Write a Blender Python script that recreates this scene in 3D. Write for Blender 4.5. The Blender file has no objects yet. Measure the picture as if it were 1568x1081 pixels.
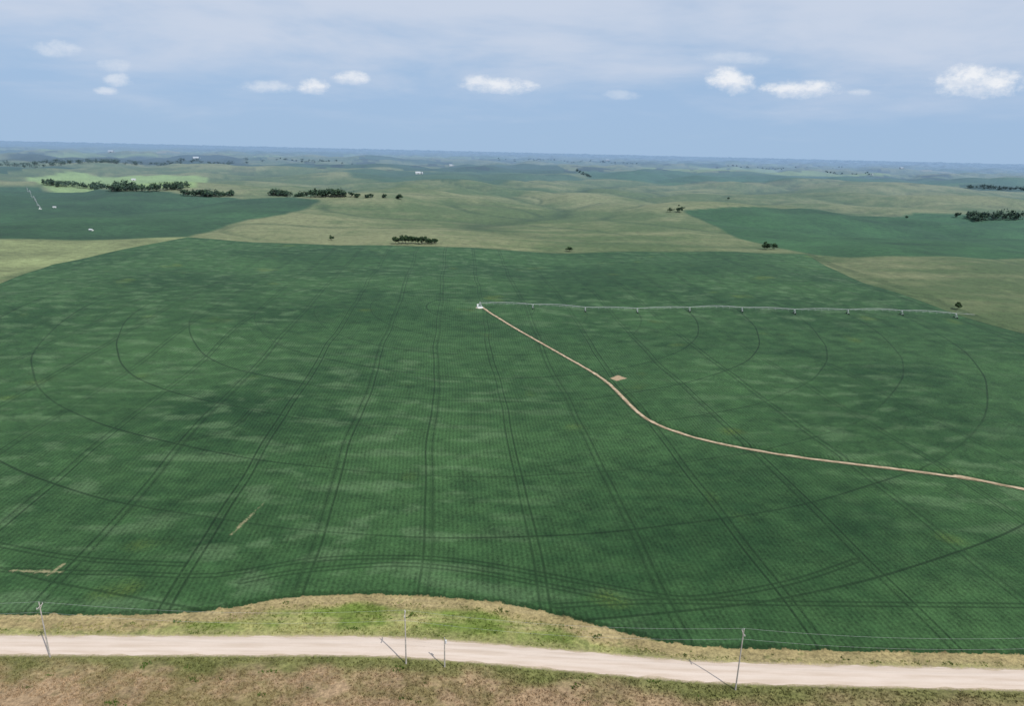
import bpy, math, numpy as np
from mathutils import Vector, Matrix
rng=np.random.default_rng(7)
sc=bpy.context.scene
# ------------------------------------------------------------ survey camera (24 mm drone lens, 120 m up)
CW,CH,F=1568.0,1081.0,1045.0
cx,cy=784.0,540.5
ALT=120.0
p=math.radians(16.5); ro=math.radians(1.33)
fw=np.array([0,math.cos(p),-math.sin(p)]); r0=np.array([1.0,0,0]); u0=np.array([0,math.sin(p),math.cos(p)])
rt=math.cos(ro)*r0+math.sin(ro)*u0; up=-math.sin(ro)*r0+math.cos(ro)*u0
CAM=np.array([0,0,ALT])
def lin(r,g,b,k=1.0):
    f=lambda c:((c/255+0.055)/1.055)**2.4 if c/255>0.04045 else c/255/12.92
    return np.array([f(r),f(g),f(b)])*k
K=1/1.25
def ss(a,b,x):
    t=np.clip((x-a)/(b-a),0,1); return t*t*(3-2*t)
def _h(ix,iy,s):
    n=(ix*374761393+iy*668265263+s*144269504)&0xffffffff
    n=((n^(n>>13))*1274126177)&0xffffffff
    n=((n^(n>>15))*1103515245)&0xffffffff
    return (n^(n>>16))/4294967296.0
def pn(x,y,s=0):
    x=np.asarray(x,float); y=np.asarray(y,float)
    x0=np.floor(x).astype(np.int64); y0=np.floor(y).astype(np.int64)
    fx=x-x0; fy=y-y0
    sx=fx*fx*fx*(fx*(fx*6-15)+10); sy=fy*fy*fy*(fy*(fy*6-15)+10)
    def g(i,j):
        a=_h(x0+i,y0+j,s)*6.2831853
        return np.cos(a)*(fx-i)+np.sin(a)*(fy-j)
    a=g(0,0)+(g(1,0)-g(0,0))*sx; b=g(0,1)+(g(1,1)-g(0,1))*sx
    return (a+(b-a)*sy)*1.5
def fbm(x,y,s,o=4):
    t=0;a=1
    for i in range(o): t=t+a*pn(x*2**i,y*2**i,s+i*17); a*=0.5
    return t/1.5
def hill_terms(x,y):
    wx=x+220*pn(x/1100,y/1100,5); wy=y+220*pn(x/1100,y/1100,6)
    return wx,wy,pn(wx/620,wy/620,11),pn(wx/250+9,wy/250,13)
def height(x,y):
    x=np.asarray(x,float); y=np.asarray(y,float)
    r=np.hypot(x,y)
    h=ss(175,360,y)*(4.8*pn(x/260+3.3,y/260+1.7,1)+2.0*pn(x/100,y/100,2))
    f=ss(860,1700,r)
    wx,wy,a,b=hill_terms(x,y)
    h=h+f*(18*pn(wx/1500,wy/1500,8)+np.abs(a)*54-16+np.abs(b)*21-5.5)*(0.8+0.35*ss(3000,9000,r))
    return h
TS=np.geomspace(90,90000,4500)
def G(px,py,lift=0):
    d=fw*F+rt*(px-cx)+up*(cy-py); d=d/np.linalg.norm(d)
    P=CAM[None]+TS[:,None]*d[None]
    dz=P[:,2]-height(P[:,0],P[:,1])
    i=np.argmax(dz<0)
    if dz[i]>=0: i=len(TS)-1
    a=dz[i-1]/(dz[i-1]-dz[i]) if dz[i]<0 else 0
    q=P[i-1]*(1-a)+P[i]*a
    return np.array([q[0],q[1],float(height(q[0],q[1]))])
def GL(l): return np.array([G(a,b) for a,b in l])
def top_height(base,px,py):
    d=fw*F+rt*(px-cx)+up*(cy-py)
    D=math.hypot(base[0],base[1]); dd=math.hypot(d[0],d[1])
    return ALT+d[2]/dd*D-base[2]
def segdist(X,Y,P):
    m=np.full(X.shape,1e9)
    for a,b in zip(P[:-1],P[1:]):
        dx,dy=b[0]-a[0],b[1]-a[1]; L=dx*dx+dy*dy+1e-9
        t=np.clip(((X-a[0])*dx+(Y-a[1])*dy)/L,0,1)
        m=np.minimum(m,(X-a[0]-t*dx)**2+(Y-a[1]-t*dy)**2)
    return np.sqrt(m)
def inside(X,Y,P):
    c=np.zeros(X.shape,bool); n=len(P)
    for i in range(n):
        x1,y1=P[i][:2]; x2,y2=P[(i+1)%n][:2]
        if y1==y2: continue
        c^=((y1>Y)!=(y2>Y))&(X<(x2-x1)*(Y-y1)/(y2-y1)+x1)
    return c
def sdf(X,Y,P):
    d=segdist(X,Y,np.vstack([P,P[:1]])); return np.where(inside(X,Y,P),d,-d)
def ext(a,b,L):
    d=(b-a)[:2]; d=d/np.linalg.norm(d); q=b.copy(); q[:2]+=d*L; return q
def smooth(P,n=6):
    P=np.asarray(P); out=[]
    for i in range(len(P)-1):
        p0=P[max(i-1,0)];p1=P[i];p2=P[i+1];p3=P[min(i+2,len(P)-1)]
        for k in range(n):
            t=k/n
            out.append(0.5*((2*p1)+(-p0+p2)*t+(2*p0-5*p1+4*p2-p3)*t*t+(-p0+3*p1-3*p2+p3)*t**3))
    out.append(P[-1]); return np.array(out)
# ------------------------------------------------------------ surveyed layout
left=GL([(288,363),(80,405),(8,431)])
back=GL([(1235,389),(870,388),(600,376)])
right=GL([(1560,509),(1330,436)])
low=smooth(GL([(8,942),(200,943),(330,935),(420,919),(500,912),(600,912),(750,922),(850,942),(960,971),(1050,989),(1200,996),(1560,1003)]),4)
crop=np.vstack([back,left,[ext(left[1],left[2],500)],[[low[0][0]-700,low[0][1]+3,0]],low,[[low[-1][0]+700,low[-1][1]-8,0]],[ext(right[1],right[0],600)],right])
roadc=GL([(8,988),(300,989),(500,989),(600,991),(700,997),(850,1010),(1000,1023),(1100,1030),(1300,1035),(1560,1041)])
roadc=np.vstack([[roadc[0]+[-900,2,0]],[roadc[0]+[-200,.5,0]],smooth(roadc,4),[roadc[-1]+[200,-4,0]],[roadc[-1]+[900,-18,0]]]); roadc[:,2]=0
trail=GL([(738,470),(752,480),(770,491),(800,509),(830,526),(860,543),(890,560),(915,575),(935,590),(955,610),(975,630),(1000,647),(1040,663),(1100,679),(1200,697),(1300,710),(1400,722),(1500,736),(1560,748)])
trail=smooth(np.vstack([trail,[ext(trail[-2],trail[-1],250)]]),4)
marks=[[(-60,825),(60,850),(150,862),(280,868)],
 [(-60,874),(100,880),(200,882),(330,885),(470,862),(600,857),(700,862),(800,878),(900,897),(1000,915),(1060,920),(1150,908),(1230,890),(1310,862)],
 [(370,895),(450,880),(600,868),(720,878),(850,903),(960,925)],
 [(850,932),(1000,925),(1200,928),(1620,932)],
 [(385,630),(360,655),(320,670),(250,685)]]
marks=[smooth(GL(m),3) for m in marks]
bares=[GL(m) for m in [[(355,822),(380,797),(405,773)],[(20,878),(95,880)],[(75,884),(98,868)]]]
patchb=GL([(934,580),(946,575),(960,580),(944,584)])
PIV=G(735,471); PEND=G(1463,487)
ARM=math.hypot(*(PEND-PIV)[:2]); SPAN=ARM/9
dv=fw*F+rt*(690-cx)+up*(cy-229); TA=math.atan2(-dv[0],dv[1])
ca,sa=math.cos(TA),math.sin(TA)
q=G(650,850); TOFF=q[0]*ca+q[1]*sa
# ------------------------------------------------------------ node helpers
class NT:
    def __init__(s,nt): s.nt=nt; s.n=nt.nodes; s.l=nt.links
    def new(s,t,**k):
        n=s.n.new(t)
        for a,b in k.items(): setattr(n,a,b)
        return n
    def put(s,sock,v):
        if isinstance(v,bpy.types.NodeSocket): s.l.new(v,sock)
        elif v is not None:
            if hasattr(sock.default_value,'__len__') and not hasattr(v,'__len__'): v=[v]*len(sock.default_value)
            if hasattr(v,'__len__') and len(sock.default_value)==4 and len(v)==3: v=list(v)+[1]
            sock.default_value=v
    def m(s,op,a,b=None,c=None,clamp=False):
        n=s.new('ShaderNodeMath',operation=op); n.use_clamp=clamp
        for i,v in enumerate((a,b,c)):
            if v is not None: s.put(n.inputs[i],v)
        return n.outputs[0]
    def vm(s,op,a,b=None):
        n=s.new('ShaderNodeVectorMath',operation=op); s.put(n.inputs[0],a)
        if b is not None: s.put(n.inputs[1],b)
        return n.outputs[1] if op=='LENGTH' else n.outputs[0]
    def mix(s,f,a,b,mode='MIX'):
        n=s.new('ShaderNodeMix',data_type='RGBA',blend_type=mode); s.put(n.inputs[0],f); s.put(n.inputs[6],a); s.put(n.inputs[7],b); return n.outputs[2]
    def step(s,x,a,b,lo=0.0,hi=1.0):
        n=s.new('ShaderNodeMapRange',interpolation_type='SMOOTHSTEP'); s.put(n.inputs[0],x)
        for i,v in zip((1,2,3,4),(a,b,lo,hi)): s.put(n.inputs[i],v)
        return n.outputs[0]
    def noise(s,vec,scale,detail=4,rough=.55,dist=0):
        n=s.new('ShaderNodeTexNoise'); s.put(n.inputs['Vector'],vec); n.inputs['Scale'].default_value=scale
        n.inputs['Detail'].default_value=detail; n.inputs['Roughness'].default_value=rough; n.inputs['Distortion'].default_value=dist
        return n.outputs[0]
    def comb(s,x,y,z=0.0):
        n=s.new('ShaderNodeCombineXYZ')
        for i,v in enumerate((x,y,z)): s.put(n.inputs[i],v)
        return n.outputs[0]
    def sep(s,v):
        n=s.new('ShaderNodeSeparateXYZ'); s.put(n.inputs[0],v); return n.outputs
    def attr(s,name):
        n=s.new('ShaderNodeAttribute',attribute_name=name); return n
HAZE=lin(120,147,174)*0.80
def mat(name):
    m=bpy.data.materials.new(name); m.use_nodes=True; m.node_tree.nodes.clear()
    t=NT(m.node_tree); return m,t
def finish(t,col,rough=.9,spec=.1,bump=None,bstr=.3,bdist=1.0,haze=True,metal=0):
    b=t.new('ShaderNodeBsdfPrincipled'); o=t.new('ShaderNodeOutputMaterial')
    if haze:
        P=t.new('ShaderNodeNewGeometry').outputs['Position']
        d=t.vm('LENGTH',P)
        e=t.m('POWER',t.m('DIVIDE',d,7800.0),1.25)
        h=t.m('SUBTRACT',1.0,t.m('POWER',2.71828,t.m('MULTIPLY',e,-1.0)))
        col=t.mix(h,col,HAZE)  # distance haze tinted into the base colour, no air volume
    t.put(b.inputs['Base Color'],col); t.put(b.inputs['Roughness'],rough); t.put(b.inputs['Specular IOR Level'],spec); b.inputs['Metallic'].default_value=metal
    if bump is not None:
        n=t.new('ShaderNodeBump'); n.inputs['Strength'].default_value=bstr; n.inputs['Distance'].default_value=bdist
        t.put(n.inputs['Height'],bump); t.l.new(n.outputs[0],b.inputs['Normal'])
    t.l.new(b.outputs[0],o.inputs[0])
def simple(name,c1,c2,scale=1,rough=.7,spec=.2,metal=0):
    m,t=mat(name); P=t.new('ShaderNodeNewGeometry').outputs['Position']
    n=t.noise(P,scale,2); finish(t,t.mix(t.step(n,.3,.7),list(c1),list(c2)),rough,spec,metal=metal); return m
# ------------------------------------------------------------ ground sheet (one mesh, to the horizon)
d1=np.arange(0.1,2.0,0.025); d2=np.arange(2.0,8,0.045); d4=np.arange(8,46.5,0.07); d3=np.array([50,56,63,71,80,88])
rings=ALT/np.tan(np.radians(np.concatenate([d1,d2,d4,d3])))[::-1]
az=np.concatenate([np.arange(-180,-50,4),np.arange(-50,50.01,0.08),np.arange(54,180,4)])
azr=np.radians(az); NA=len(az); NR=len(rings)
R,A=np.meshgrid(rings,azr,indexing='ij')
X=(R*np.sin(A)).ravel(); Y=(R*np.cos(A)).ravel(); RR=R.ravel()
Z=height(X,Y)
near=RR<1300
def nf(fn,default):
    o=np.full(X.shape,default,float); o[near]=fn(X[near],Y[near]); return o
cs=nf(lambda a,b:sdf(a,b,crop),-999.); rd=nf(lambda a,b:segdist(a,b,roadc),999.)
td=nf(lambda a,b:segdist(a,b,trail),999.)
mk=nf(lambda a,b:np.min([segdist(a,b,m_) for m_ in marks],axis=0),999.)
br=nf(lambda a,b:np.min([segdist(a,b,m_) for m_ in bares],axis=0),999.)
pb_=nf(lambda a,b:sdf(a,b,patchb),-999.)
# crop canopy stands above the verge
Z=Z+0.8*ss(-0.2,1.0,cs+.8*pn(X/3,Y/3,301))*ss(420,300,RR)*ss(2.0,4.0,td)
U=X*ca+Y*sa; V=-X*sa+Y*ca
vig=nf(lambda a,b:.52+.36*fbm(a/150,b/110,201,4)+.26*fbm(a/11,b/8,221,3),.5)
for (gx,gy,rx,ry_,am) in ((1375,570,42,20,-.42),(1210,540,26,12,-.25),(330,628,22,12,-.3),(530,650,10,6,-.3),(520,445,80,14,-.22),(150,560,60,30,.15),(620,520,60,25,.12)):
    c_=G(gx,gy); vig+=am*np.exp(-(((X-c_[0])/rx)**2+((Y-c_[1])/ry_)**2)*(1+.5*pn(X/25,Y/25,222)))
wobv=nf(lambda a,b:2.4*pn(a/120,b/120,202)+.8*pn(a/40,b/40,203),0.)
trv=nf(lambda a,b:np.clip(.82+.5*pn(a/150,b/150,204),.45,1),.5)
civ=nf(lambda a,b:np.clip(.74+.6*pn(a/110,b/110,205),.4,1),.5)
wisp=nf(lambda a,b:ss(.0,.5,fbm(a/22+.8*pn(a/60,b/60,209),b/10,206,5))*ss(-.25,.45,pn(a/210,b/170,207)+.2+.3*ss(100,-250,a)),0.)
yl=nf(lambda a,b:ss(.45,.75,fbm(a/45,b/45,208,3)),0.)
# zone colours (linear albedo)
n1=fbm(X/420,Y/420,31,5); n2=fbm(X/90,Y/90,41,4); n3=fbm(U/300,V/45,43,4); n4=fbm(X/28,Y/28,44,3)
_,_,ha,hb=hill_terms(X,Y)
past=lin(86,104,64)*K; past2=lin(122,128,90)*K; past3=lin(54,76,46)*K
w=np.clip(.32+1.1*n1+.5*n2+.7*n3+.4*n4+1.2*(np.abs(ha)-.28),0,1.1)[:,None]  # paler ridges also put hill relief shading into the colour
def pasture(w):
    c=past*(1-w)+past2*w
    v=(np.maximum(ss(.13,.0,np.abs(ha)),.85*ss(.10,.0,np.abs(hb)))*ss(850,1200,RR)*np.clip(.8+n2,.3,1))[:,None]*.75  # green drainage lines; their darkening also stands in for relief shading
    return c*(1-v)+past3*v
PAST=pasture(w); col=PAST.copy()
uu=(U+60*pn(X/900,Y/900,51))/820; vv=(V+60*pn(X/900,Y/900,52))/820
iu=np.floor(uu).astype(np.int64); iv=np.floor(vv).astype(np.int64)
big=_h(iu//2,iv//2,77); hh=_h(iu,iv,78); kind=np.where(big<.4,big/.4*.35+.5,hh)
pc=[(.0,.32,lin(42,74,46)*K),(.32,.46,lin(66,98,58)*K),(.46,.50,lin(156,146,108)*K),(.50,.57,lin(120,140,80)*K)]
far=ss(2100,2700,RR)
for a,b,c in pc:
    mm=(((kind>=a)&(kind<b))*far)[:,None]*.95; col=col*(1-mm)+(c*(1+.3*n2[:,None]))*mm
wn=pn(U/300,V/900,91)+.6*pn(U/90,V/200,92)
wd=(ss(.40,.52,wn)*ss(3000,4300,RR))[:,None]*.9; col=col*(1-wd)+lin(30,48,34)*K*wd
def patch(pts,c,soft=6,k=.15,alpha=1.0,tex=None):
    P=GL(pts); mg=soft+30
    s_=(X>P[:,0].min()-mg)&(X<P[:,0].max()+mg)&(Y>P[:,1].min()-mg)&(Y<P[:,1].max()+mg)
    if not s_.any(): return
    s=sdf(X[s_],Y[s_],P); m=(ss(-soft,soft,s+4*n2[s_])*alpha)[:,None]
    cc=tex[s_] if tex is not None else c*(1+k*n2[s_][:,None]+k*n1[s_][:,None]+.2*n3[s_][:,None])
    col[s_]=col[s_]*(1-m)+cc*m
patch([(-80,300),(500,300),(1050,300),(1640,300),(1640,520),(1240,392),(288,366),(-80,440)],None,60,tex=PAST)
patch([(-80,369),(290,363),(60,412),(-80,445)],lin(126,136,92)*K,8,.4)
patch([(-120,284),(60,286),(200,293),(350,302),(492,306),(440,328),(380,336),(330,352),(288,363),(-120,369)],lin(52,82,50)*K,6,.3)
patch([(40,271),(110,263),(320,271),(300,287),(200,289),(60,281)],lin(132,156,98)*K,10)
patch([(1045,322),(1200,320),(1400,326),(1700,338),(1700,402),(1300,395),(1245,390),(1130,365),(1100,348)],lin(54,88,50)*K,6,.3)
patch([(1560,400),(1700,400),(1700,560),(1560,506),(1330,433),(1240,390),(1300,394)],None,6,tex=PAST*.9)
patch([(900,262),(1130,262),(1300,268),(1560,276),(1560,284),(1200,276),(900,272)],lin(54,90,58)*K,20,.2,.85)
patch([(520,262),(760,262),(900,275),(700,278),(540,272)],lin(54,86,58)*K,20,.2,.85)
patch([(8,236),(200,238),(370,242),(380,250),(200,250),(8,246)],lin(30,50,40)*K,60,.2,.9)
patch([(640,290),(800,288),(860,294),(760,300)],lin(66,94,56)*K,20,.2,.6)
fd=nf(lambda a,b:np.minimum(segdist(a,b,np.vstack([right[::-1],back[:1]])),segdist(a,b,back)),999.)
fm_=((cs<0)&(fd<7)&(RR<1250))[:,None]*.5*np.clip(.6+n4,0,1)[:,None]; col=col*(1-fm_)+lin(48,70,36)*K*fm_
# verge & foreground
side=Y-np.interp(X,roadc[:,0],roadc[:,1])
g1=fbm(X/16,Y/9,61,4); g2=fbm(X/4.5,Y/3.5,62,3); g0=fbm(X/1.6,Y/1.3,63,2)
vmid=ss(-60,0,X)*ss(70,10,X)
wv=np.clip(.50-.3*vmid+1.2*g1+.6*g2+.3*g0,0,1)[:,None]
vc=lin(110,128,58)*K*(1-wv)+lin(162,160,102)*K*wv
st=(ss(-7,-3.5,cs+2.5*g1))[:,None]*.8; vc=vc*(1-st)+(lin(166,146,108)*K)*(1+.3*g2[:,None])*st
for o_ in (10.5,12.3,17.0,18.8):
    k_=(ss(.9,.3,np.abs(rd-o_-1.2*pn(X/60,Y*0,71)))*np.clip(.5+g1,.1,1))[:,None]*.5; vc=vc*(1-k_)+lin(180,164,124)*K*k_
rs=(ss(8,3.5,rd+2*g1))[:,None]*.6; vc=vc*(1-rs)+lin(160,150,108)*K*rs
dkw=(ss(.35,.7,g2+.5*g1))[:,None]*.5; vc=vc*(1-dkw)+lin(74,96,40)*K*dkw
fc1=lin(166,142,112)*K; fc2=lin(134,122,84)*K; fc3=lin(104,114,60)*K
def fore(x_,y_,dr,ga,gb):
    wf=np.clip(.62+1.1*ga+.8*gb+.6*pn(x_/45,y_/14,66),0,1)[:,None]; c=fc2*(1-wf)+fc1*wf
    gs=ss(11,5,dr+4*ga)[:,None]*.75; c=c*(1-gs)+fc3*(1+.3*gb[:,None])*gs
    gr=(ss(20,90,x_+20*ga)*.4)[:,None]; return c*(1-gr)+(fc3*.5+fc2*.5)*gr
fc=fore(X,Y,rd,g1,g2+.45*g0)
nearv=((Y<300)&(cs<3))
z=(nearv&(side>0))[:,None]; col=np.where(z,vc,col)
z=(side<=0)[:,None]; col=np.where(z,fc,col)
col=np.clip(col,0.003,1)
i,j=np.meshgrid(np.arange(NR-1),np.arange(NA),indexing='ij'); j2=(j+1)%NA
faces=np.stack([i*NA+j,(i+1)*NA+j,(i+1)*NA+j2,i*NA+j2],-1).reshape(-1,4)[:, ::-1]
co=np.stack([X,Y,Z],-1)
def np_mesh(name,co,faces,k=4,smoothf=True):
    me=bpy.data.meshes.new(name)
    me.vertices.add(len(co)); me.vertices.foreach_set('co',np.ascontiguousarray(co,dtype=np.float32).ravel())
    nf_=len(faces); me.loops.add(nf_*k); me.loops.foreach_set('vertex_index',np.ascontiguousarray(faces,dtype=np.int32).ravel())
    me.polygons.add(nf_); me.polygons.foreach_set('loop_start',np.arange(0,nf_*k,k,dtype=np.int32))
    me.polygons.foreach_set('use_smooth',np.full(nf_,smoothf))
    me.update(calc_edges=True); return me
def addobj(name,me,m=None,parent=None):
    o=bpy.data.objects.new(name,me); sc.collection.objects.link(o)
    if m: me.materials.append(m)
    if parent: o.parent=parent
    return o
me=np_mesh('ground',co,faces)
def vattr(n,a_,b_,c_):
    a=me.attributes.new(n,'FLOAT_VECTOR','POINT'); a.data.foreach_set('vector',np.clip(np.stack([a_,b_,c_],-1),-999,999).astype(np.float32).ravel())
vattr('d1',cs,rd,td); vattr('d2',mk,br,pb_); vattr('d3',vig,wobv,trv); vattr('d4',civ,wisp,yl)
a=me.color_attributes.new('col','FLOAT_COLOR','POINT')
cc=np.ones((len(co),4),np.float32); cc[:,:3]=col; a.data.foreach_set('color',cc.ravel())
gm,t=mat('ground_material')
P=t.new('ShaderNodeNewGeometry').outputs['Position']; x,y,zz=t.sep(P)
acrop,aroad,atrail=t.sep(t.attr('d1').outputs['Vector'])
amark,abare,apatch=t.sep(t.attr('d2').outputs['Vector'])
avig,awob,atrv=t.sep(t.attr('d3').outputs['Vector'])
aciv,awisp,ayl=t.sep(t.attr('d4').outputs['Vector'])
base=t.attr('col').outputs['Color']
f1=t.noise(P,1.0,4,.75); f2=t.noise(P,.1,5,.7)
gd=t.m('ADD',t.m('MULTIPLY',f1,1.7),t.m('MULTIPLY',f2,1.0))
gd=t.m('ADD',t.m('MULTIPLY',t.m('SUBTRACT',gd,1.35),1.4),1.0)
base=t.vm('MULTIPLY',base,t.comb(gd,gd,gd))
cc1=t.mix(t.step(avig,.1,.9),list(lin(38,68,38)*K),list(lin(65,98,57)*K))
cc1=t.mix(t.m('MULTIPLY',awisp,.34),cc1,list(lin(106,132,94)*K))
cd=t.m('ADD',t.m('MULTIPLY',t.m('SUBTRACT',f1,.5),1.9),t.m('ADD',t.m('MULTIPLY',t.m('SUBTRACT',f2,.5),1.1),1.0))
u=t.m('ADD',t.m('ADD',t.m('MULTIPLY',x,ca),t.m('MULTIPLY',y,sa)),awob)
row=t.m('SINE',t.m('MULTIPLY',u,2*math.pi/1.52))
cd=t.m('ADD',cd,t.m('MULTIPLY',row,.13))
cc1=t.vm('MULTIPLY',cc1,t.comb(cd,cd,cd))
cc1=t.mix(t.m('MULTIPLY',t.m('MULTIPLY',ayl,.45),t.step(f1,.35,.6)),cc1,list(lin(112,128,54)*K))
def lines(coord,space,off,half,w):
    q=t.m('DIVIDE',t.m('SUBTRACT',coord,off),space)
    fr=t.m('MULTIPLY',t.m('SUBTRACT',q,t.m('ROUND',q)),space)
    d=t.m('ABSOLUTE',t.m('SUBTRACT',t.m('ABSOLUTE',fr),half))
    return t.step(d,w*.3,w*1.15,1.0,0.0)
trk=lines(u,34.0,TOFF,1.3,.52)
trk=t.m('MULTIPLY',trk,t.m('MULTIPLY',atrv,t.step(f1,.43,.55,.22,1.0)))
rp=t.m('SQRT',t.m('ADD',t.m('POWER',t.m('SUBTRACT',x,float(PIV[0])),2.0),t.m('POWER',t.m('SUBTRACT',y,float(PIV[1])),2.0)))
circ=lines(t.m('ADD',rp,awob),SPAN,0.0,0.0,.62); circ=t.m('MULTIPLY',circ,t.step(rp,ARM+12,ARM+14,1.0,0.0))
circ=t.m('MULTIPLY',circ,t.m('MULTIPLY',aciv,t.step(f1,.36,.52,.45,.9)))
mkd=t.step(t.m('ABSOLUTE',t.m('SUBTRACT',amark,.9)),.2,.6,.75,0.0); mkd=t.m('MULTIPLY',mkd,t.step(f1,.38,.56,.2,1.0))
dk=t.m('MAXIMUM',t.m('MAXIMUM',trk,circ),mkd)
cc1=t.mix(t.m('MULTIPLY',dk,.74),cc1,list(lin(18,34,18)*K))
nz=t.m('MULTIPLY',t.m('SUBTRACT',f1,.5),2.6)
bare=t.m('ADD',t.m('ADD',abare,nz),t.m('MULTIPLY',t.m('SUBTRACT',f2,.5),3.0))
cc1=t.mix(t.step(bare,.0,.8,.8,0.0),cc1,list(lin(160,152,116)*K))
cc1=t.mix(t.step(t.m('ADD',apatch,nz),-.5,.5,0.0,.85),cc1,list(lin(190,164,134)*K))
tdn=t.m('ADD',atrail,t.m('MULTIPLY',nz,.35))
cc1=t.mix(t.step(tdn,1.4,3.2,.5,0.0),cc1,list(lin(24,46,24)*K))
cc1=t.mix(t.step(tdn,.6,1.2,1.0,0.0),cc1,list(lin(184,162,132)*K))
pd=t.m('ADD',rp,nz)
cc1=t.mix(t.step(pd,2.6,4.0,1.0,0.0),cc1,list(lin(200,185,160)*K))
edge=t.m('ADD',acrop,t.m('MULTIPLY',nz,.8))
cc1=t.mix(t.step(edge,.3,1.6,.55,0.0),cc1,list(lin(22,42,20)*K))  # shadow along the canopy edge, painted into the crop colour
em=t.step(edge,-.15,.15)
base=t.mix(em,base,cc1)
rdn=t.m('ADD',aroad,t.m('MULTIPLY',nz,.9))
base=t.mix(t.step(rdn,3.0,4.2,1.0,0.0),base,list(lin(196,178,154)*K))
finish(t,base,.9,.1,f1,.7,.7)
addobj('ground',me,gm)
# ------------------------------------------------------------ mesh builder
class MB:
    def __init__(s): s.v=[];s.f=[]
    def tube(s,p,q,r1,r2=None,n=6):
        r2=r1 if r2 is None else r2
        p=Vector(p);q=Vector(q);d=(q-p).normalized(); a=d.orthogonal().normalized(); b=d.cross(a); k=len(s.v)
        for c,r in ((p,r1),(q,r2)):
            for i in range(n):
                an=2*math.pi*i/n; s.v.append(tuple(c+a*r*math.cos(an)+b*r*math.sin(an)))
        for i in range(n): s.f.append((k+i,k+(i+1)%n,k+n+(i+1)%n,k+n+i))
        s.f.append(tuple(k+i for i in range(n))[::-1]); s.f.append(tuple(k+n+i for i in range(n)))
    def box(s,c,sz,rz=0):
        k=len(s.v); cr,sr=math.cos(rz),math.sin(rz)
        for dx,dy,dz in [(-1,-1,-1),(1,-1,-1),(1,1,-1),(-1,1,-1),(-1,-1,1),(1,-1,1),(1,1,1),(-1,1,1)]:
            lx,ly=dx*sz[0]/2,dy*sz[1]/2
            s.v.append((c[0]+lx*cr-ly*sr,c[1]+lx*sr+ly*cr,c[2]+dz*sz[2]/2))
        for f in [(0,3,2,1),(4,5,6,7),(0,1,5,4),(1,2,6,5),(2,3,7,6),(3,0,4,7)]: s.f.append(tuple(k+i for i in f))
    def obj(s,name,m,parent=None):
        me=bpy.data.meshes.new(name); me.from_pydata(s.v,[],s.f); me.update(); return addobj(name,me,m,parent)
def empty(name,loc=(0,0,0)):
    e=bpy.data.objects.new(name,None); e.location=loc; sc.collection.objects.link(e); return e
# ------------------------------------------------------------ strips: road, trail
def strip(name,P,half,m,prof,wob=.25,step=1.0,lift=.03,h=True):
    P=np.asarray(P); L=np.concatenate([[0],np.cumsum(np.hypot(*(np.diff(P[:,:2],axis=0)).T))])
    s=np.arange(0,L[-1],step); x_=np.interp(s,L,P[:,0]); y_=np.interp(s,L,P[:,1])
    tx=np.gradient(x_);ty=np.gradient(y_);l=np.hypot(tx,ty);nx,ny=-ty/l,tx/l
    co=[];n=len(prof)
    for k,(o,zz_) in enumerate(prof):
        w=half*o+(wob*fbm(s/7+k*50,s*0+k,5,3) if abs(o)>.9 else 0)
        xx=x_+nx*w; yy=y_+ny*w; z_=(height(xx,yy) if h else 0)+zz_+lift
        co.append(np.stack([xx,yy,z_+0*xx],-1))
    co=np.stack(co,1).reshape(-1,3); a,b=np.meshgrid(np.arange(len(s)-1),np.arange(n-1),indexing='ij')
    f=np.stack([a*n+b,(a+1)*n+b,(a+1)*n+b+1,a*n+b+1],-1).reshape(-1,4)[:, ::-1]
    me=np_mesh(name,co,f)
    ac=me.attributes.new('cross','FLOAT','POINT'); ac.data.foreach_set('value',np.tile([q_[0] for q_ in prof],len(s)).astype(np.float32))
    return addobj(name,me,m)
rm,t=mat('gravel_material'); P=t.new('ShaderNodeNewGeometry').outputs['Position']; x,y,_=t.sep(P)
Pq=t.comb(t.m('MULTIPLY',x,.08),y,0.0)
n_a=t.noise(Pq,.9,5,.6); n_b=t.noise(P,2.5,5,.7); cr=t.m('ABSOLUTE',t.attr('cross').outputs['Fac'])
wt=t.step(t.m('ABSOLUTE',t.m('SUBTRACT',cr,.42)),.05,.3,1.0,0.0)
c_=t.mix(t.step(n_a,.3,.7),list(lin(205,187,170)*K),list(lin(222,206,192)*K)); c_=t.mix(t.m('MULTIPLY',wt,.35),c_,list(lin(232,219,207)*K))
c_=t.mix(t.m('MULTIPLY',n_b,.25),c_,list(lin(172,154,134)*K)); finish(t,c_,.95,.05,n_b,.2,.08)
strip('gravel_road',roadc,3.2,rm,[(-1,-.02),(-.8,.06),(-.42,.10),(0,.14),(.42,.10),(.8,.06),(1,-.02)],1.0,1.0)
tm,t=mat('trail_material'); P=t.new('ShaderNodeNewGeometry').outputs['Position']
n_a=t.noise(P,.35,5,.6); finish(t,t.mix(t.step(n_a,.3,.7),list(lin(160,140,112)*K),list(lin(202,182,154)*K)),.95,.05)
strip('dirt_access_trail',trail,.8,tm,[(-1,0),(-.5,.03),(0,.05),(.5,.03),(1,0)],.8,1.5,.16)
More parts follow.
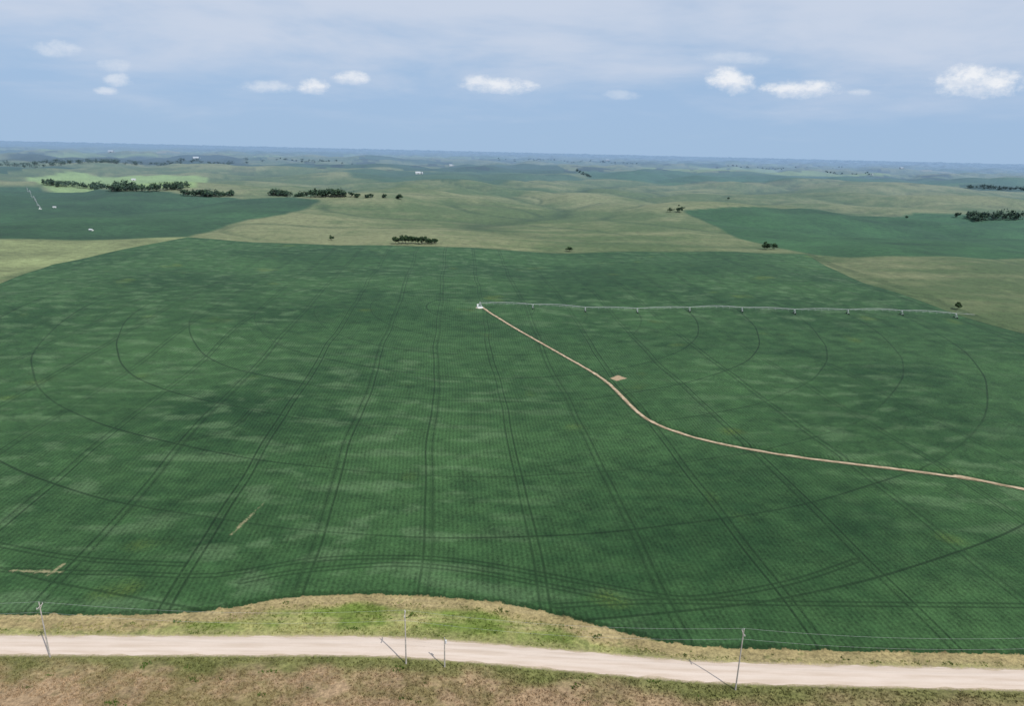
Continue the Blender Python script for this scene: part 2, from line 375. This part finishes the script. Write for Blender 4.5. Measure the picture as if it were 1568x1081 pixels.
# ------------------------------------------------------------ centre pivot irrigation machine
galv=simple('galvanised_steel',(.36,.38,.39),(.48,.49,.5),.4,.5,.3,.1)
rub=simple('tyre_rubber',(.02,.02,.02),(.04,.04,.04),2,.8)
white=simple('white_paint',(.7,.7,.68),(.8,.8,.78),1,.5)
def pivot(PV,PE,nsp,k=1.0,curve=0.0):
    root=empty('center_pivot_irrigator')
    b=MB();w=MB();c=MB()
    d=np.array(PE[:2])-np.array(PV[:2]); L=np.linalg.norm(d); d=d/L; nrm=np.array([-d[1],d[0]]); sp=L/nsp
    def pt(s,off,z):
        lat=off+curve*math.sin(s/L*math.pi*1.0)
        q_=np.array(PV[:2])+d*s+nrm*lat; return (q_[0],q_[1],float(height(q_[0],q_[1]))+z)
    c.box(pt(0,0,.15),(4.5,4.5,.5),.3)
    for a_ in (-1,1):
        for e_ in (-1,1): b.tube(pt(a_*1.6,e_*1.6,.3),pt(a_*.3,e_*.3,4.2),.14*k)
    for z_,h_ in ((1.5,1.2),(2.8,.75)):
        for a_,e_,a2,e2 in ((-1,-1,1,-1),(1,-1,1,1),(1,1,-1,1),(-1,1,-1,-1)): b.tube(pt(a_*h_,e_*h_,z_),pt(a2*h_,e2*h_,z_),.07*k)
    b.tube(pt(0,0,.3),pt(0,0,4.8),.2*k); c.box(pt(-1.9,1.2,1.7),(1.2,.7,1.8),.4)
    for i_ in range(nsp):
        s0=i_*sp;s1=s0+sp; n=8; prev=None;pl=None
        for q_ in range(n+1):
            s_=s0+sp*q_/n; f_=q_/n; zt=3.9+.9*math.sin(math.pi*f_)
            cur=pt(s_,0,zt)
            if prev: b.tube(prev,cur,.12*k)
            if 0<q_<n:
                zb=zt-1.2*math.sin(math.pi*f_)**.5
                lo=[pt(s_,e_*.9,zb) for e_ in (-1,1)]
                for l_ in lo: b.tube(cur,l_,.035*k,n=4)
                b.tube(lo[0],lo[1],.035*k,n=4)
                if pl:
                    for l0,l1 in zip(pl,lo): b.tube(l0,l1,.03*k,n=4)
                    for l0 in pl: b.tube(l0,cur,.03*k,n=4)
                else:
                    for l1 in lo: b.tube(prev,l1,.03*k,n=4)
                pl=lo
                b.tube(lo[0],(lo[0][0],lo[0][1],lo[0][2]-1.3),.025,n=4)
            if q_==n:
                for l0 in pl: b.tube(l0,cur,.03*k,n=4)
            prev=cur
        for e_ in (-1,1):
            b.tube(pt(s1,e_*.25,3.9),pt(s1,e_*1.9,.9),.12*k)
            b.tube(pt(s1-1.2,0,3.9),pt(s1,e_*1.9,.9),.06*k)
            a1=pt(s1-.2,e_*2.1,.65);a2=pt(s1+.2,e_*2.1,.65); w.tube(a1,a2,.65,n=14)
        b.tube(pt(s1,-2.1,.85),pt(s1,2.1,.85),.13*k); b.tube(pt(s1,-1.2,2.2),pt(s1,1.2,2.2),.06*k)
        c.box(pt(s1,0,3.2),(.5,.5,.8),0)
    b.tube(pt(L,0,3.9),pt(L+14,0,3.4),.1*k); b.tube(pt(L,0,5.4),pt(L+12,0,3.6),.04*k); b.tube(pt(L,0,4),pt(L,0,5.4),.06*k)
    b.obj('pipe_and_trusses',galv,root); w.obj('wheels',rub,root); c.obj('pad_and_control_boxes',white,root)
pivot(PIV,PEND,9,.95,7.0)
pa,pb=G(62,320),G(42,290); pivot(pa,pb,7,1.1)
# ------------------------------------------------------------ utility poles and wires
wood=simple('weathered_pole_wood',(.3,.28,.25),(.44,.41,.37),1.5,.9)
wirem=simple('aluminium_wire',(.42,.43,.44),(.5,.51,.52),1,.5)
ins=simple('porcelain',(.5,.5,.5),(.7,.7,.7),3,.3)
tops=[];mids=[]
specs=[((77,1007),(65,922)),((622,1017),(622,936)),((681,1022),(680,977)),((1126,1057),(1134,963))]
for k,(bp,tp) in enumerate(specs):
    B=G(*bp); H=top_height(B,*tp); root=empty('utility_pole',tuple(B)); b=MB(); c=MB()
    b.tube((0,0,-.3),(0,0,H),.18,.12,10)
    if k!=2:
        b.box((0,.0,H-1.0),(.14,2.2,.14)); 
        for yy in (-1.0,1.0): c.tube((0,yy,H-.92),(0,yy,H-.65),.06)
        b.tube((0,-.8,H-1.05),(0,0,H-1.8),.04); b.tube((0,.8,H-1.05),(0,0,H-1.8),.04)
        c.tube((0,0,H),(0,0,H+.3),.07)
        tops.append(B+[0,0,H+.3]); mids.append(B+[0,0,H-2.6])
        c.tube((.18,0,H-2.6),(-.18,0,H-2.6),.06)
    else:
        c.tube((.32,0,H-1.6),(.32,0,H-.7),.22,.22,10); b.tube((0,0,H-1.2),(.32,0,H-1.2),.05)
    b.obj('pole_and_crossarm',wood,root); c.obj('insulators',ins,root)
wb=MB()
def wire(a,b_,sag):
    prev=None
    for i in range(17):
        f=i/16; q_=a*(1-f)+b_*f; q_=q_-[0,0,sag*4*f*(1-f)]
        if prev is not None: wb.tube(tuple(prev),tuple(q_),.012,n=4)
        prev=q_
for Lp in (tops,mids):
    e0=Lp[0]+(Lp[0]-Lp[1]); e1=Lp[2]+(Lp[2]-Lp[1])*[1,.3,1]
    for a_,b_ in ((e0,Lp[0]),(Lp[0],Lp[1]),(Lp[1],Lp[2]),(Lp[2],e1)): wire(a_,b_,1.8)
wb.obj('power_lines',wirem)
# ------------------------------------------------------------ trees
def folmat(name,a,b):
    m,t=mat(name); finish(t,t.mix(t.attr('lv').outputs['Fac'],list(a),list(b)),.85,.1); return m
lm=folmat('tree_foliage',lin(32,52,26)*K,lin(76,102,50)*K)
bark=simple('bark',(.09,.07,.05),(.15,.12,.09),1,.95)
def tree_data(pos,H,Wd,nleaf,ls):
    """leaf quads + trunk/limbs for one tree"""
    b=MB(); th=H*.28
    b.tube((pos[0],pos[1],pos[2]-.2),(pos[0],pos[1],pos[2]+th),H*.03,H*.022,7)
    tips=[]
    nl=6
    for k in range(nl):
        an=k*2*math.pi/nl+rng.uniform(-.4,.4); rr=Wd*.5*rng.uniform(.4,.75); zz_=H*rng.uniform(.5,.82)
        q_=(pos[0]+rr*math.cos(an),pos[1]+rr*math.sin(an),pos[2]+zz_); tips.append(q_)
        b.tube((pos[0],pos[1],pos[2]+th*rng.uniform(.8,1)),q_,H*.014,H*.005,5)
    tips.append((pos[0],pos[1],pos[2]+H*.8)); b.tube((pos[0],pos[1],pos[2]+th),tips[-1],H*.02,H*.006,5)
    cl=[]
    for q_ in tips:
        cl.append((np.array(q_),Wd*rng.uniform(.2,.3)))
        for _ in range(2): cl.append((np.array(q_)+rng.normal(0,Wd*.13,3),Wd*rng.uniform(.12,.22)))
    per=max(4,nleaf//len(cl)); C=[];LV=[]
    for c0,r in cl:
        d=rng.normal(0,1,(per,3)); d/=np.linalg.norm(d,axis=1)[:,None]; rad=r*rng.uniform(.5,1.1,(per,1))
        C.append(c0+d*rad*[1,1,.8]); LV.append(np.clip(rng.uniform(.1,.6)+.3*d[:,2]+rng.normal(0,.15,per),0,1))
    C=np.vstack(C); LV=np.concatenate(LV); C[:,2]=np.maximum(C[:,2],pos[2]+H*.12)
    n=len(C); a=rng.normal(0,1,(n,3)); a/=np.linalg.norm(a,axis=1)[:,None]; c=np.cross(a,rng.normal(0,1,(n,3))); c/=np.linalg.norm(c,axis=1)[:,None]
    s=ls*rng.uniform(.6,1.3,(n,1)); q=np.stack([C-a*s-c*s*.6,C+a*s*.9-c*s*.7,C+a*s+c*s*.6,C-a*s*.8+c*s*.7],1)
    return b,q,np.repeat(LV,4)
def trees(name,plist,nleaf=300,ls=.5,fm=None):
    Q=[];LV=[];b=MB()
    for pos,H,Wd in plist:
        b1,q,lv=tree_data(pos,H,Wd,nleaf,ls); k=len(b.v); b.v+=b1.v; b.f+=[tuple(i+k for i in f) for f in b1.f]; Q.append(q);LV.append(lv)
    Q=np.vstack(Q).reshape(-1,3); root=empty(name)
    me=np_mesh('foliage',Q,np.arange(len(Q)).reshape(-1,4),4,False)
    at_=me.attributes.new('lv','FLOAT','POINT'); at_.data.foreach_set('value',np.concatenate(LV).astype(np.float32))
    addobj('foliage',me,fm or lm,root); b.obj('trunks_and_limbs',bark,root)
def belt(pts,n,H,Wd,jit,name='shelterbelt_trees',nleaf=90,ls=1.4):
    P_=GL(pts); L=[]
    for k in range(n):
        f=rng.uniform(0,len(P_)-1); i_=int(f); f-=i_
        q_=P_[i_]*(1-f)+P_[min(i_+1,len(P_)-1)]*f; q_[0]+=rng.normal(0,jit*.4); q_[1]+=rng.normal(0,jit)
        q_[2]=float(height(q_[0],q_[1])); hs=rng.uniform(.6,1.15); L.append((q_,H*hs,Wd*hs*rng.uniform(.9,1.2)))
    trees(name,L,nleaf,ls)
L=[]
for k in range(13):
    q_=G(606+k*5,373.5+rng.uniform(-.5,.5)); s=rng.uniform(.75,1.1); L.append((q_,11.5*s*(1-.45*abs(k-4)/9),8.5*s))
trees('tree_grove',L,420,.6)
for px,py,H,Wd in ((508,368,5,6),(872,385,5.5,7),(1172,382,9,10),(1184,382,8,10),(1466,474,6,5),(1465,333,10,12),(1388,334,5,6),(1115,306,8,9),(1040,325,10,13),(1026,325,8,12),(612,305,10,10)):
    trees('tree',[(G(px,py),H,Wd)],420,.5 if H<9 else .9)
belt([(64,283),(90,285),(120,287),(145,289),(170,291),(200,292),(225,294),(255,291),(286,287)],90,15,17,10)
belt([(100,283),(150,285),(200,286),(240,290),(284,291)],24,13,15,10)
belt([(280,300),(300,300),(320,301),(340,301),(358,300)],42,13,14,5)
belt([(415,299),(440,300),(470,301),(500,301),(538,302)],72,14,15,5)
belt([(1483,334),(1500,337),(1530,335),(1580,337)],42,15,15,12)
belt([(1488,288),(1530,290),(1580,293)],40,13,16,20)
belt([(880,262),(895,268),(905,272)],16,12,14,20)
belt([(1265,264),(1290,266),(1335,268)],22,12,14,20)
belt([(545,302),(570,303),(612,304)],9,6,8,5)
belt([(8,252),(60,252),(120,251),(200,250),(290,248),(380,246)],130,16,30,120)
belt([(760,243),(830,245),(900,246),(980,250)],60,15,30,120)
belt([(430,243),(520,248)],30,14,25,80)
belt([(1100,256),(1150,257),(1200,258),(1300,256)],30,12,22,80)
# ------------------------------------------------------------ farm buildings
roofm=simple('metal_roof',(.45,.47,.48),(.6,.61,.62),.2,.4)
redm=simple('barn_siding',(.62,.62,.6),(.74,.74,.7),.2,.7)
dark=simple('door_opening',(.03,.03,.03),(.05,.05,.05),1,.8)
def barn(px,py,L=28,Wd=14,H=6,rz=.3,silo=True):
    B=G(px,py); root=empty('farm_barn',tuple(B)); root.rotation_euler[2]=rz
    b=MB(); h2=H+Wd*.3; x0,y0=L/2,Wd/2
    b.v+=[(-x0,-y0,-.5),(x0,-y0,-.5),(x0,y0,-.5),(-x0,y0,-.5),(-x0,-y0,H),(x0,-y0,H),(x0,y0,H),(-x0,y0,H),(-x0,0,h2),(x0,0,h2)]
    b.f+=[(0,1,5,4),(2,3,7,6),(1,2,6,9,5),(3,0,4,8,7)]; b.obj('walls',redm,root)
    r=MB(); e=.6; z1=H-.2
    r.v+=[(-x0-e,-y0-e,z1),(x0+e,-y0-e,z1),(x0+e,0,h2+.1),(-x0-e,0,h2+.1),(-x0-e,y0+e,z1),(x0+e,y0+e,z1)]; r.f+=[(0,1,2,3),(3,2,5,4)]; r.obj('roof',roofm,root)
    d=MB(); d.box((0,-y0-.05,H*.35),(L*.18,.1,H*.7)); d.box((-L*.3,-y0-.05,H*.5),(L*.06,.1,H*.25)); d.box((L*.3,-y0-.05,H*.5),(L*.06,.1,H*.25)); d.obj('door_and_windows',dark,root)
    if silo:
        g=empty('grain_bin',(B[0]+L*.8,B[1]+4,B[2])); s=MB(); s.tube((0,0,-.5),(0,0,8),4.5,n=20); s.tube((0,0,8),(0,0,10.5),4.7,.5,20); s.tube((0,0,10.5),(0,0,11),.6,n=10); s.obj('bin_shell_and_roof',roofm,g)
for a in ((640,266,26,14,7,.3),(170,233,50,30,12,.2),(690,254,26,16,8,.5),(1335,268,20,12,6,.9,False),(1380,258,34,18,9,.2),(930,246,50,26,12,.1),(300,243,44,26,10,.6),(84,318,5,3,1.6,.2,False),(140,353,6,2.6,1.5,-.4,False),(205,276,13,8,4,.3,False)): barn(*a)  # the two smallest barns represent pumps
# ------------------------------------------------------------ grass tufts along the road
def tufts(name,n,xr,yr,test,hmin,hmax,cfun,wk=1.0):
    xx=rng.uniform(*xr,n); yy=rng.uniform(*yr,n); k=test(xx,yy); xx=xx[k]; yy=yy[k]; n=len(xx); B=5
    an=rng.uniform(0,6.28,(n,B)); le=rng.uniform(.1,.5,(n,B)); hh_=rng.uniform(hmin,hmax,(n,1))*rng.uniform(.6,1.1,(n,B)); w=(.06+.10*hh_)*wk
    ox=xx[:,None]+rng.normal(0,.14,(n,B)); oy=yy[:,None]+rng.normal(0,.14,(n,B)); zz_=height(ox,oy)-.02
    tx=ox+np.cos(an)*le*hh_; ty=oy+np.sin(an)*le*hh_; px_=-np.sin(an)*w; py_=np.cos(an)*w
    V=np.stack([np.stack([ox-px_,oy-py_,zz_],-1),np.stack([ox+px_,oy+py_,zz_],-1),np.stack([tx,ty,zz_+hh_],-1)],2).reshape(-1,3)
    me=np_mesh(name,V,np.arange(len(V)).reshape(-1,3),3,False)
    c=cfun(xx,yy); c=np.clip(c*rng.uniform(.7,1.3,(n,1)),0,1); c=np.repeat(np.hstack([c,np.ones((n,1))]),B*3,axis=0)
    a_=me.color_attributes.new('col','FLOAT_COLOR','POINT'); a_.data.foreach_set('color',c.astype(np.float32).ravel())
    m,t=mat(name+'_material'); finish(t,t.attr('col').outputs['Color'],.9,.05); addobj(name,me,m)
ry=lambda x_:np.interp(x_,roadc[:,0],roadc[:,1])
def cf(xx,yy): return fore(xx,yy,ry(xx)-yy,fbm(xx/16,yy/9,61,4),fbm(xx/4.5,yy/3.5,62,3))*1.12
tufts('dry_grass',60000,(-150,165),(92,150),lambda a,b:(ry(a)-b>4.4)&(fbm(a/9,b/6,88,2)>-.3),.2,.6,cf)
def cv(xx,yy):
    g=fbm(xx/16,yy/9,61,4); w=np.clip(.35+1.1*g,0,1)[:,None]; return lin(104,124,50)*K*(1-w)+lin(162,156,98)*K*w
tufts('verge_grass',32000,(-160,180),(120,175),lambda a,b:(b-ry(a)>4.2)&(sdf(a,b,crop)<-3.0)&(fbm(a/8,b/5,89,2)>-.1),.15,.5,cv)
def cw(xx,yy): return np.tile(lin(80,106,42)*K,(len(xx),1))
tufts('roadside_weeds',60000,(-160,180),(122,175),lambda a,b:(np.abs(b-ry(a))>4.2)&(sdf(a,b,crop)<-1.5)&(fbm(a/7,b/4,95,3)>.46),.2,.6,cw,1.2)
# ------------------------------------------------------------ light and sky
EL=math.radians(52); sdx,sdy=8.8,-9.5
azs=math.atan2(sdx,sdy)
sun=bpy.data.lights.new('sun','SUN'); sun.energy=4.0; sun.angle=math.radians(.55); sun.color=(1,.955,.89)
so=bpy.data.objects.new('sun',sun); sc.collection.objects.link(so)
sd=Vector((math.sin(azs)*math.cos(EL),math.cos(azs)*math.cos(EL),math.sin(EL)))
so.rotation_euler=sd.to_track_quat('Z','Y').to_euler()
w=bpy.data.worlds.new('World'); sc.world=w; w.use_nodes=True; w.node_tree.nodes.clear(); t=NT(w.node_tree)
sky=t.new('ShaderNodeTexSky',sky_type='NISHITA'); sky.sun_disc=False; sky.sun_elevation=EL; sky.sun_rotation=azs
sky.air_density=1.0; sky.dust_density=.3; sky.ozone_density=2.0; sky.altitude=300
D=t.new('ShaderNodeTexCoord').outputs['Generated']; x,y,z=t.sep(D)
zz=t.m('MAXIMUM',z,0.0)
pl=t.m('ADD',zz,.14); Pc=t.comb(t.m('DIVIDE',x,pl),t.m('DIVIDE',y,pl),0.0)
n1=t.noise(Pc,.7,6,.55,.4); n2_=t.noise(Pc,2.2,4,.55,.2)
nn=t.m('ADD',t.m('MULTIPLY',n1,.78),t.m('MULTIPLY',n2_,.22))
veil=t.m('MULTIPLY',t.step(t.m('ADD',nn,t.m('MULTIPLY',t.m('SUBTRACT',zz,.095),2.1)),.36,.70),t.step(zz,.01,.13,.3,.95))
col=t.mix(t.step(zz,0.0,.5,.95,.3),sky.outputs[0],list(lin(158,187,222)*10))
col=t.mix(t.step(zz,0.0,.08,.6,0.0),col,list(lin(162,190,218)*10))
col=t.mix(veil,col,list(lin(201,212,230)*10))
yy=t.m('MAXIMUM',y,.05); aa=t.m('DIVIDE',x,yy); ee=t.m('DIVIDE',z,yy)
Pn=t.comb(aa,t.m('MULTIPLY',ee,1.6),0.0)
w1=t.m('SUBTRACT',t.noise(Pn,40,6,.68),.5)
fr=t.step(y,.1,.3)
tot=None; sh=None
blobs=[(1500,126,112,32,1.),(1482,116,62,26,1.),(1112,120,44,28,1.),(1132,128,38,24,.95),(1225,136,90,20,.95),(765,131,86,18,.9),(735,126,44,16,.8),(480,132,38,18,.9),(537,119,42,15,.8),(410,132,60,15,.5),(180,122,36,15,.55),(163,139,28,10,.5),(88,74,58,18,.4),(1316,141,28,8,.4),(950,145,46,11,.3),(175,100,44,14,.3),(1130,88,90,14,.3)]
for bx,by,bw,bh,st in blobs:
    d=fw*F+rt*(bx-cx)+up*(cy-by); a0,e0=d[0]/d[1],d[2]/d[1]
    k=1.0/F/0.93
    da=t.m('MULTIPLY',t.m('SUBTRACT',aa,a0),1/(bw*.55*k)); de=t.m('MULTIPLY',t.m('SUBTRACT',ee,e0),1/(bh*.55*k))
    q=t.m('MULTIPLY_ADD',da,da,t.m('MULTIPLY',de,de))
    q=t.m('SUBTRACT',t.m('MULTIPLY_ADD',w1,3.4,1.0),q)
    mk_=t.m('MULTIPLY',t.step(q,-.5,1.3),st)
    tot=mk_ if tot is None else t.m('MAXIMUM',tot,mk_)
    s_=t.m('MULTIPLY',mk_,t.step(t.m('MULTIPLY_ADD',w1,2.0,de),-.8,.1,1.0,0.0)); sh=s_ if sh is None else t.m('MAXIMUM',sh,s_)
tot=t.m('MULTIPLY',tot,fr)
cc_=t.mix(t.m('MULTIPLY',sh,.8),list(lin(238,241,246)*10),list(lin(190,206,228)*10))
col=t.mix(tot,col,cc_)
bg=t.new('ShaderNodeBackground'); t.put(bg.inputs[0],col); bg.inputs[1].default_value=.1
o=t.new('ShaderNodeOutputWorld'); t.l.new(bg.outputs[0],o.inputs[0])
# ------------------------------------------------------------ camera
cam=bpy.data.cameras.new('camera'); cam.lens=24; cam.sensor_width=36; cam.clip_end=200000; cam.clip_start=1
cob=bpy.data.objects.new('camera',cam); sc.collection.objects.link(cob)
M=Matrix(((rt[0],up[0],-fw[0],0),(rt[1],up[1],-fw[1],0),(rt[2],up[2],-fw[2],ALT),(0,0,0,1))); cob.matrix_world=M
sc.camera=cob
sc.view_settings.view_transform='Standard'; sc.view_settings.look='None'; sc.view_settings.exposure=0
